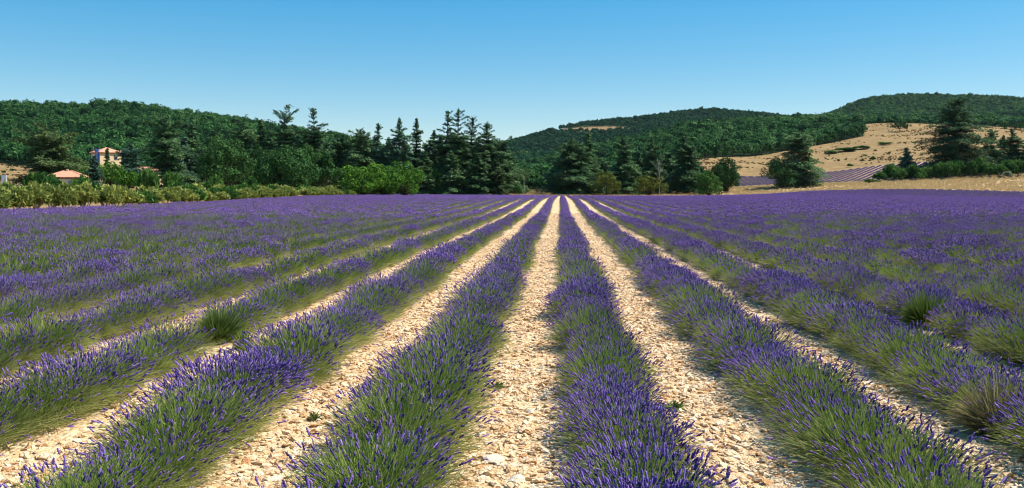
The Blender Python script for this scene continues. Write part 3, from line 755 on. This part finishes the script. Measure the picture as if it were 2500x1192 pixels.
# hedge of broom along the left edge of the field
rr = random.Random(11)
bx = []
a = 52.0
while a < 200:
    l = LEFT*S - .95 - rr.uniform(0, .5); x, y = row_xy(l, a); bx.append((float(x), float(y), 0)); a += 2.1 + a*.006 + rr.uniform(-.4, .5)
a = 54.0
while a < 215:
    l = LEFT*S - 3.6 - rr.uniform(0, 1.2); x, y = row_xy(l, a); bx.append((float(x), float(y), 1)); a += 2.9 + a*.008 + rr.uniform(-.4, .6)
bx = [(x, y, k, VX + F*x/y) for x, y, k in bx]
bx = [b for b in bx if b[3] > -40]
for row in (0, 1):
    sel = sorted([b for b in bx if b[2] == row], key=lambda b: b[3])
    for k, (x, y, _, px) in enumerate(sel):
        if row == 0 and 728 < px < 742: continue
        zone = ('near the left picture edge' if px < 110 else 'below the small tiled house' if px < 215 else 'below the tower house' if px < 300 else
                'below the tall tiered cedar' if px < 500 else 'below the black-green pine' if px < 640 else 'below the dome-shaped tree' if px < 790 else 'below the bright broadleaf trees')
        gsc = 1.25 if px < 300 else 1.05 if px < 620 else .9
        h = rr.uniform(1.35, 1.95)*gsc + (.35 if row else 0); wd = rr.uniform(1.25, 1.75)*(1+y*.0015)
        dark = rr.random() < (.12 if row == 0 else .4)
        me = rr.choice(BG) if dark else rr.choice(BR)
        z = g1(x, y)
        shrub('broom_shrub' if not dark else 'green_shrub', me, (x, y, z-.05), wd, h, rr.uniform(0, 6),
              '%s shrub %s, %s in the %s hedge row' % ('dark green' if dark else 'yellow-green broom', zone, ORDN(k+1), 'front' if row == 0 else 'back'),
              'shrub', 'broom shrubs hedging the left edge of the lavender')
# dark green shrubs further back on the left
for k, (px, d, top, wp, lab) in enumerate([
 (104, 110, 421, 84, 'round dark green bush below the spreading cedar'), (128, 130, 428, 50, 'dark green bush just left of the small house wall'),
 (362, 150, 414, 64, 'green bush hiding the wall of the low tile-roofed house'),
 (425, 130, 420, 60, 'green bush at the foot of the tall tiered cedar'), (522, 140, 432, 70, 'green bush left of the black-green pine base'),
 (615, 150, 436, 60, 'dark green bush right of the black-green pine base'), (932, 190, 452, 34, 'dark low bush below the mid green tree'),
 (1005, 200, 455, 34, 'low green bush below the fresh green tree'), (1262, 250, 455, 30, 'low green bush at the foot of the slender young tree')]):
    p = atd(px, d); shrub('green_bush', BG[k % 6], p, wp*.5*d/F, CH+(HY-top)*d/F-p.z, k*1.3, lab, 'bush', 'green bushes under the left trees')
# hedge on the right slope
HP = [(2128, 285, 438), (2152, 290, 424), (2176, 294, 408), (2200, 288, 414), (2224, 290, 410), (2250, 287, 418), (2272, 290, 412), (2296, 287, 405), (2320, 284, 402),
      (2345, 286, 398), (2370, 283, 402), (2394, 284, 396), (2416, 281, 403), (2440, 279, 408), (2462, 281, 398), (2488, 280, 396), (2510, 280, 398)]
for k, (px, d, top) in enumerate(HP):
    p = atd(px, d-5); h = CH+(HY-top)*(d-5)/F-p.z
    shrub('hedge_shrub', BG[k % 6], p - Vector((0, 0, .1)), (23+ (k*7 % 5))*(d-5)/F, h*1.2, k*.9, 'leafy green shrub, %s from the left in the hedge under the huge layered cedar' % ORDN(k+1),
          'shrub', 'green hedge shrubs on the right slope')
p = atd(2462, 268); shrub('grey_bush', shrub_mesh('grey_bush', 699, leaf_mat('grey_leaves', [(0, (.08, .11, .07)), (.5, (.17, .21, .14)), (1, (.28, .32, .22))]), .16, 700), p, 1.7, 2.0, 1, 'grey-green bush on the dry strip at the right end of the hedge', 'bush', None)

# small shrubs scattered on the dry hillside
rr = random.Random(21); cnt = 0
HS = []
while len(HS) < 56:
    px = rr.uniform(1735, 2480); d = rr.uniform(372, 640)
    if d > wood_edge(px) - 12 or (d < 400 and px > 1800): continue
    HS.append((px, d))
for px, d in sorted(HS):
    cnt += 1; p = atd(px, d); s = rr.uniform(.4, 1.15)
    shrub('hillside_shrub', BD[cnt % 4], p, s*1.1, s, cnt*.7, 'tiny dark shrub on the dry brown hillside, %s from the left' % ORDN(cnt), 'shrub', 'tiny dark shrubs scattered over the dry hillside', False)
for k, (px, d, s, lab) in enumerate([(2075, 385, 1.6, 'larger dark shrub just above the striped lavender plot'), (2108, 480, 3.2, 'low green thicket lying across the dry slope, right part'), (2065, 475, 3.6, 'low green thicket lying across the dry slope, middle part'),
      (2165, 500, 2.6, 'green bush at the right tip of the thicket on the dry slope'), (2130, 405, 1.8, 'upright dark shrub on the dry slope below the lone oak'), (2030, 470, 2.6, 'low green thicket lying across the dry slope, left part')]):
    p = atd(px, d); shrub('slope_shrub', BG[k % 6], p, s*(2.1 if 'thicket' in lab else 1), s*(.55 if 'thicket' in lab else 1), k, lab, 'shrub', 'shrubs on the dry slope', False)
# left dry patch
for k, (px, d, lab) in enumerate([(10, 330, 'small dark shrub on the dry patch at the left edge, upper one'), (6, 280, 'small dark shrub on the dry patch at the left edge, lower one'), (30, 350, 'small dark shrub on the dry patch near the spreading cedar')]):
    p = atd(px, d); shrub('hillside_shrub', BD[k], p, 1.3, 1.2, k, lab, 'shrub', 'small shrubs on the left dry patch', False)

# oaks at the edge of the wood on the right slope
OM = [round_mesh(7, 3.4, 700+i, DARKG, nblob=14, leaf=.55, n=900, trunk=.12) for i in range(4)]
rr = random.Random(31)
ex = [1700, 1724, 1748, 1770, 1793, 1816, 1838, 1860, 1882, 1906, 1928, 1951, 1972, 1993, 2014, 2035, 2055, 2075, 2093, 2106]
for k, px in enumerate(ex):
    d = float(wood_edge(px)) + rr.uniform(-2, 6); p = atd(px, d); s = rr.uniform(.8, 1.15)
    place_tree('oak_tree', OM[k % 4], p, rr.uniform(0, 6), 'dark green oak, %s from the left along the lower edge of the sloping wood' % ORDN(k+1), 'tree', 'oaks at the lower edge of the sloping wood', (s, s, s))

# ------------------------------------------------------------ woods on the hills
def forest_src(name, seed, mat, cone):
    r = np.random.default_rng(seed); n = 190
    d = r.normal(0, 1, (n, 3)); d[:, 2] = np.abs(d[:, 2])*.8 + d[:, 2]*.3; d /= np.linalg.norm(d, axis=1, keepdims=True)
    if cone: P = np.stack([d[:, 0]*.42*(1.05-np.clip(d[:, 2], 0, 1)), d[:, 1]*.42*(1.05-np.clip(d[:, 2], 0, 1)), .5 + d[:, 2]*.55], 1)
    else: P = d*np.array([.5, .5, .42]) + np.array([0, 0, .55])
    P += r.normal(0, .06, (n, 3)) + .09*np.sin(P[:, [1, 2, 0]]*11+seed)
    D = d + np.array([0, 0, .2])
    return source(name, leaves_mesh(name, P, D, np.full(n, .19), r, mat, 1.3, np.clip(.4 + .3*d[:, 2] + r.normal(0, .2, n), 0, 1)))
FS = [forest_src('wood_a%d' % i, 800+i, FOREST, i == 3) for i in range(4)]; PS = [forest_src('wood_b%d' % i, 820+i, PINES, i > 1) for i in range(4)]
def forest(name, label, p0, p1, d0, d1, spacing, src, size, seed, extra=None, tint0=.5):
    r = np.random.default_rng(seed)
    X, Y = [], []
    d = d0
    while d < d1:
        sp = spacing*(1 + d/4000)
        x = np.arange((p0-VX)/F*d, (p1-VX)/F*d, sp); x = x + r.uniform(-.42, .42, len(x))*sp; X.append(x); Y.append(d + r.uniform(-.45, .45, len(x))*sp); d += sp*1.05
    X = np.concatenate(X); Y = np.concatenate(Y); px = VX + F*X/Y
    k = wood_mask(px, Y) & (r.random(len(X)) > .05)
    if extra is not None: k &= extra(px, Y)
    X, Y = X[k], Y[k]; n = len(X)
    s = size*r.choice([.6, .8, 1.0, 1.2], n, p=[.25, .35, .28, .12])*r.uniform(.85, 1.15, n)*(1+.2*fnoise(X, Y, .02, seed))
    o = gn_scatter(name, np.stack([X, Y, gz(X, Y)-.3], 1), src, r.choice(4, n, p=[.3, .3, .25, .15]), np.stack([np.zeros(n), np.zeros(n), r.uniform(0, 6.28, n)], 1),
                   np.stack([s, s, s*r.uniform(.85, 1.3, n)], 1), np.clip(tint0 + .55*fnoise(X, Y, .012, 2.2) + r.normal(0, .26, n), 0, 1))
    return tag(o, label, 'forest', kind='stuff')
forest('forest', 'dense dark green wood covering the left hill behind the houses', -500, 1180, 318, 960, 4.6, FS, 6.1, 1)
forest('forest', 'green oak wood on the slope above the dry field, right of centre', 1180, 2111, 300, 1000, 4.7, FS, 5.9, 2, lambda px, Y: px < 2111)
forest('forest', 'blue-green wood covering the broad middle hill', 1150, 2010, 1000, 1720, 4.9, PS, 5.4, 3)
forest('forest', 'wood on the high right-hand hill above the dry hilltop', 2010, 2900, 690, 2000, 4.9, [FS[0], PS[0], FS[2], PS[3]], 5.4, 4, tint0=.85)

# ------------------------------------------------------------ dry grass tufts
def tuft_src(name, seed, mat, n=46, h=.45, w=.02):
    r = np.random.default_rng(seed); a = r.uniform(0, 6.28, n); q = r.uniform(0, .3, n)
    b = np.stack([np.cos(a)*q, np.sin(a)*q, np.zeros(n)], 1); L = h*r.uniform(.5, 1.1, n); lean = r.uniform(.1, .6, n)
    t = b + np.stack([np.cos(a)*lean*L, np.sin(a)*lean*L, L], 1); u = np.stack([-np.sin(a), np.cos(a), np.zeros(n)], 1)*w
    V = np.stack([b-u, b+u, t], 1).reshape(-1, 3); o = np.arange(n)*3
    return mesh_np(name, V, np.stack([o, o+1, o+2], 1), False, [mat], None, np.repeat(r.random(n), 3))
TU = [source('dry_tuft_%d' % i, tuft_src('dry_tuft_%d' % i, i, DRYG)) for i in range(3)]
def dry_grass():
    r = np.random.default_rng(9); n = 26000
    px = r.uniform(1100, 2700, n); d = r.uniform(200, 330, n); X = (px-VX)/F*d
    k = (zone_of(X, d) > 0); X, d, px = X[k], d[k], px[k]
    k = (d < 295) | (px < 1800); X, d = X[k], d[k]
    k = fnoise(X, d, .09, 6.6) + r.normal(0, .25, len(X)) > -.45; X, d = X[k], d[k]; n = len(X)
    s = r.uniform(.5, 1.5, n)
    o = gn_scatter('dry_grass', np.stack([X, d, gz(X, d)-.02], 1), TU, r.integers(0, 3, n), np.stack([np.zeros(n), np.zeros(n), r.uniform(0, 6.28, n)], 1), np.stack([s, s, s], 1), r.random(n))
    tag(o, 'golden dry grass on the strip between the lavender and the right-hand hedge', 'grass', kind='stuff')
dry_grass()

SCRUB = leaf_mat('brown_scrub', [(0, (.06, .045, .02)), (.5, (.17, .12, .055)), (1, (.32, .23, .11))], .2, inst=True, hue_var=.6)
TS = [source('scrub_tuft_%d' % i, tuft_src('scrub_tuft_%d' % i, 40+i, SCRUB, 40, .5, .05)) for i in range(3)]
def scrub():
    r = np.random.default_rng(19); n = 16000
    px = np.concatenate([r.uniform(1640, 2700, n), r.uniform(-60, 130, 900)]); d = np.concatenate([r.uniform(360, 700, n), r.uniform(260, 420, 900)]); X = (px-VX)/F*d
    k = (zone_of(X, d) == 1) & ((px < 1790) | (px > 2290) | (d > 392)); X, d, px = X[k], d[k], px[k]
    k = fnoise(X, d, .05, 3.6) + r.normal(0, .22, len(X)) > .2; X, d = X[k], d[k]; n = len(X)
    s_ = r.uniform(.5, 1.5, n)*1.1
    o = gn_scatter('dry_scrub', np.stack([X, d, gz(X, d)-.05], 1), TS, r.integers(0, 3, n), np.stack([np.zeros(n), np.zeros(n), r.uniform(0, 6.28, n)], 1), np.stack([s_*1.3, s_*1.3, s_], 1), r.random(n))
    tag(o, 'brown dry scrub and stubble patching the open slope', 'scrub', kind='stuff')
scrub()

# ------------------------------------------------------------ striped lavender plot on the slope
def plot_row(k):
    # rows climb away to the right; the plot is bounded by the hedge and the slope
    r = np.random.default_rng(300+k)
    px0, d0 = 1700 + k*19.0, 297.0; x0 = (px0-VX)/F*d0
    dirx, diry = .60, 1.0
    P = []
    s = 0.
    pts = []
    while s < 110:
        x = x0 + dirx*s; y = d0 + diry*s; px = VX + F*x/y
        top = np.interp(px, [1800, 1900, 2050, 2160, 2260, 2300], [352, 358, 366, 380, 386, 386])
        if y < top and 1795 < px < 2268: pts.append((x + r.normal(0, .08), y + r.normal(0, .08)))
        s += .5
    return np.array(pts), r
idx = 0
for k in range(-10, 34):
    pts, r = plot_row(k)
    if len(pts) < 6: continue
    idx += 1; x, y = pts[:, 0], pts[:, 1]; n = len(x)
    o = gn_scatter('lavender_row', np.stack([x, y, gz(x, y)+.02], 1), NV, r.choice([10, 11, 12], n, p=[.9, .1, 0]), np.stack([np.zeros(n), np.zeros(n), r.uniform(0, 6.28, n)], 1),
                   np.array([1.7, 1.7, .75])*r.uniform(.9, 1.1, (n, 1)), np.clip(r.normal(.12, .08, n), 0, 1))
    tag(o, 'short purple lavender row, %s from the left in the striped plot on the slope' % ORDN(idx), 'lavender row', 'rows of the striped lavender plot on the slope', 'stuff')
# pale bare soil under the plot
def plot_ground():
    pxs = np.linspace(1797, 2275, 60); V, T = [], []
    m = 16
    for p_ in pxs:
        top = np.interp(p_, [1800, 1900, 2050, 2160, 2260, 2300], [353, 359, 367, 381, 387, 387])
        for j in range(m):
            d = 292 + (top-292)*j/(m-1); x = (p_-VX)/F*d; V.append((x, d, g1(x, d)+.06))
    idx = np.arange(len(V)).reshape(60, m); Fq = np.stack([idx[:-1, :-1], idx[1:, :-1], idx[1:, 1:], idx[:-1, 1:]], -1).reshape(-1, 4)
    me = mesh_np('plot_soil', V, Fq, True, [GROUND]); a = me.attributes.new('zone', 'FLOAT', 'POINT'); a.data.foreach_set('value', np.full(len(V), .45, np.float32))
    tag(link('plot_soil', me), kind='structure', label='pale bare soil between the rows of the striped plot')
plot_ground()

# ------------------------------------------------------------ single plants and weeds in the foreground
def tuft_plant(name, px, py, w, h, mat, n, seed, label, wst=.003, spread=1.0):
    p = at_ground(px, py); r = np.random.default_rng(seed)
    phi = r.uniform(0, 6.28, n); al = np.arccos(r.uniform(.08, 1, n)**.8)*spread
    D = np.stack([np.sin(al)*np.cos(phi), np.sin(al)*np.sin(phi), np.cos(al)], 1); tip = D*np.array([w, w, h])*r.uniform(.45, 1.1, (n, 1))*(1+.2*np.sin(phi*3+seed))[:, None] + r.normal(0, .10*w, (n, 3)); tip[:, 2] = np.maximum(tip[:, 2], .01)
    base = D*np.array([w*.35, w*.35, .02]); mid = (base+tip)/2 + np.array([0, 0, .04*h/.4]); a, b = perp(D); th = r.uniform(0, 3.14, n)[:, None]; u = (a*np.cos(th)+b*np.sin(th))*wst
    V = np.stack([base-u, base+u, mid-u*1.3, mid+u*1.3, tip], 1).reshape(-1, 3); o = np.arange(n)*5
    me = mesh_np(name, V, [np.stack([o, o+1, o+3, o+2], 1), np.stack([o+2, o+3, o+4], 1)], False, [mat], None, np.repeat(r.random(n), 5))
    return tag(link(name, me, None, p), label, 'plant', 'odd plants and weeds between the lavender')
GREENW = leaf_mat('green_weed_leaves', [(0, (.04, .08, .015)), (.5, (.13, .20, .04)), (1, (.28, .34, .09))], .3)
STRAW = leaf_mat('straw_stems', [(0, (.12, .1, .04)), (.5, (.24, .22, .09)), (1, (.42, .38, .19))], .3)
tuft_plant('green_weed', 530, 838, .33, .42, GREENW, 3200, 1, 'bushy flowerless green plant filling the gap in the third row left', .0026)
tuft_plant('green_weed', 592, 858, .16, .24, GREENW, 600, 2, 'low green weed at the right foot of the bushy green plant', .005)
tuft_plant('green_weed', 2262, 800, .42, .48, GREENW, 3600, 3, 'big bright green flowerless plant at the end of a row, far right middle distance', .003)
tuft_plant('straw_tuft', 2442, 1060, .42, .45, STRAW, 2800, 4, 'straw-coloured dried lavender plant near the right picture edge', .0022)
tuft_plant('small_weed', 1645, 1000, .15, .08, WEED, 160, 5, 'small grey-green weed on the gravel of the path right of the middle row', .006, 1.1)
tuft_plant('small_weed', 1212, 950, .12, .07, WEED, 110, 6, 'small weed at the left edge of the central path', .006, 1.1)
tuft_plant('small_weed', 768, 1026, .08, .07, WEED, 80, 7, 'tiny weed on the first path left', .005, 1.1)

# ------------------------------------------------------------ houses
WALL = plain('ochre_plaster', (.68, .52, .32), .9, .07, 1.2); WALL2 = plain('cream_plaster', (.72, .60, .40), .9, .06, 1.2)
ROOF = plain('terracotta_tiles', (.62, .30, .19), .85, .22, 2.5, .5); EAVE = plain('brown_eaves', (.28, .12, .07), .8, .1)
DARKW = plain('dark_window', (.03, .035, .045), .25, .1); BLUEG = plain('blue_glass', (.04, .10, .42), .15, .2, .8); BLUEF = plain('blue_frame', (.25, .33, .75), .5, .05)
LILAC = plain('lilac_shutter', (.55, .50, .78), .7, .05); METAL = plain('galvanised_metal', (.45, .45, .45), .4, .05); WHITE = plain('white_paint', (.8, .8, .8), .6, .04)

def hip_roof(t, x0, x1, y0, y1, z, rise, ov=.5, name='roof'):
    x0 -= ov; x1 += ov; y0 -= ov; y1 += ov
    w_, d_ = x1-x0, y1-y0; k = min(w_, d_)/2
    if w_ >= d_: a = (x0+k, (y0+y1)/2, z+rise); b = (x1-k+.01, (y0+y1)/2, z+rise)
    else: a = ((x0+x1)/2, y0+k, z+rise); b = ((x0+x1)/2, y1-k+.01, z+rise)
    c = [(x0, y0, z), (x1, y0, z), (x1, y1, z), (x0, y1, z)]; e = [(p[0], p[1], z-.18) for p in c]
    mb = MB()
    if w_ >= d_: fs = [(0, 1, 5, 4), (1, 2, 5), (2, 3, 4, 5), (3, 0, 4)]
    else: fs = [(0, 1, 4), (1, 2, 5, 4), (2, 3, 5), (3, 0, 4, 5)]
    mb.add(c + [a, b] + e, fs + [(6, 7, 1, 0), (7, 8, 2, 1), (8, 9, 3, 2), (9, 6, 0, 3), (9, 8, 7, 6)])
    r = mb.build(name, ROOF, t)
    rb = MB()
    for p in c: rb.tube([p, a if (p[0] < (x0+x1)/2 if w_ >= d_ else p[1] < (y0+y1)/2) else b], [.1, .1], 5)
    rb.tube([a, b], [.1, .1], 5); rb.build('ridge_tiles', ROOF, r)
    f = MB(); f.box(x0+.25, x1-.25, y0+.25, y1-.25, z-.42, z-.182); f.build('eaves', EAVE, t)
    return r
def window(t, x0, x1, y, z0, z1, axis='y', sgn=-1, mat=None):
    f = MB(); g = MB(); fr = .1
    def bx(m, a0, a1, c0, c1, o0, o1):
        lo, hi = sorted((y+sgn*o0, y+sgn*o1))
        if axis == 'y': m.box(a0, a1, lo, hi, c0, c1)
        else: m.box(lo, hi, a0, a1, c0, c1)
    bx(f, x0-fr, x1+fr, z0-fr, z0, -.02, .07); bx(f, x0-fr, x1+fr, z1, z1+fr, -.02, .07); bx(f, x0-fr, x0, z0, z1, -.02, .05); bx(f, x1, x1+fr, z0, z1, -.02, .05)
    bx(g, x0+.001, x1-.001, z0+.001, z1-.001, -.02, .02)
    o = f.build('window', WALL2, t); g.build('pane', mat or DARKW, o)

# tower house
p = atd(244, 300); t = empty('tower_house', p, math.radians(47)); tag(t, 'tall ochre tower house with tiled roof and blue glazed corner bay above the trees', 'house')
hz = CH + (HY-371)*300/F - p.z; W2 = 7.2
m = MB(); m.box(0, W2, 0, W2, -1, hz-.42); m.build('wall', WALL, t)      # nearest corner at the empty
hip_roof(t, 0, W2, 0, W2, hz, 1.75, .55)
for zz in (hz-2.6, hz-5.4):
    window(t, 1.9, 3.1, 0, zz, zz+1.3); window(t, 4.7, 5.9, 0, zz, zz+1.3)
    window(t, 5.0, 6.3, 0, zz, zz+1.3, 'x', -1)
b_ = MB(); b_.box(-.35, -.02, .5, 3.1, 1.0, hz+.9); o = b_.build('glazed_bay', BLUEG, t)
f = MB()
for yy in (.5, 1.75, 3.0): f.box(-.42, -.352, yy, yy+.12, 1.0, hz+.95)
for zz in np.arange(hz-6.2, hz+1.0, 1.4): f.box(-.40, -.353, .62, 1.75, zz, zz+.13); f.box(-.40, -.353, 1.87, 3.0, zz, zz+.13)
f.build('bay_frame', BLUEF, o)
a_ = MB(); a_.tube([(.4, 6.6, hz-.2), (.4, 6.6, hz+2.2)], [.05, .04], 5); a_.build('antenna', METAL, t)
a_ = MB(); a_.tube([(W2-.2, .2, hz), (W2-.2, .2, hz+.9)], [.06, .04], 5); a_.build('vent_pipe', METAL, t)

# small house in front
p = atd(152, 190); t = empty('small_house', p, math.radians(14)); tag(t, 'low cream house with a tiled hip roof and lilac door behind the hedge', 'house')
ez = CH + (HY-432)*190/F - p.z
m = MB(); m.box(-.6, 3.8, 0, 5, -1, ez-.42); m.build('wall', WALL2, t)
m = MB(); m.box(-3.2, -.602, .8, 5, -1, ez-.42); m.build('side_wall', WALL, t)
hip_roof(t, -3.0, 4.0, 0, 5.2, ez, 1.35, .5)
d_ = MB(); d_.box(1.0, 1.75, -.06, .02, .1, ez-.75); d_.build('door', LILAC, t)
window(t, 2.6, 3.3, 0, ez-1.6, ez-.8)
c_ = MB(); c_.box(.2, .6, 2.4, 2.8, ez+.9, ez+1.75); c_.build('chimney', WALL, t)

# long house behind the cedars
p = atd(345, 262); t = empty('long_house', p, math.radians(-8)); tag(t, 'low tile-roofed house glimpsed in patches between the bluish cedar and the tall tiered cedar', 'house')
ez = CH + (HY-417)*262/F - p.z
m = MB(); m.box(-6, 3.5, 0, 6, -1, ez-.42); m.build('wall', WALL2, t); hip_roof(t, -6, 3.5, 0, 6, ez, 1.2, .4)
for x in (-4.5, -1.5, 2): window(t, x, x+1, 0, ez-1.9, ez-.8)

# white sign board by the left edge
p = atd(10, 120); t = empty('white_sign', p); tag(t, 'small white board standing on the dry patch at the left picture edge', 'sign')
m = MB(); st_ = CH + (HY-428)*120/F - p.z; m.box(-.35, .35, -.03, .03, st_-1.3, st_); m.build('board', WHITE, t)
m = MB(); m.tube([(0, .06, -.2), (0, .06, st_-.1)], [.04, .04], 6); m.build('post', METAL, t)
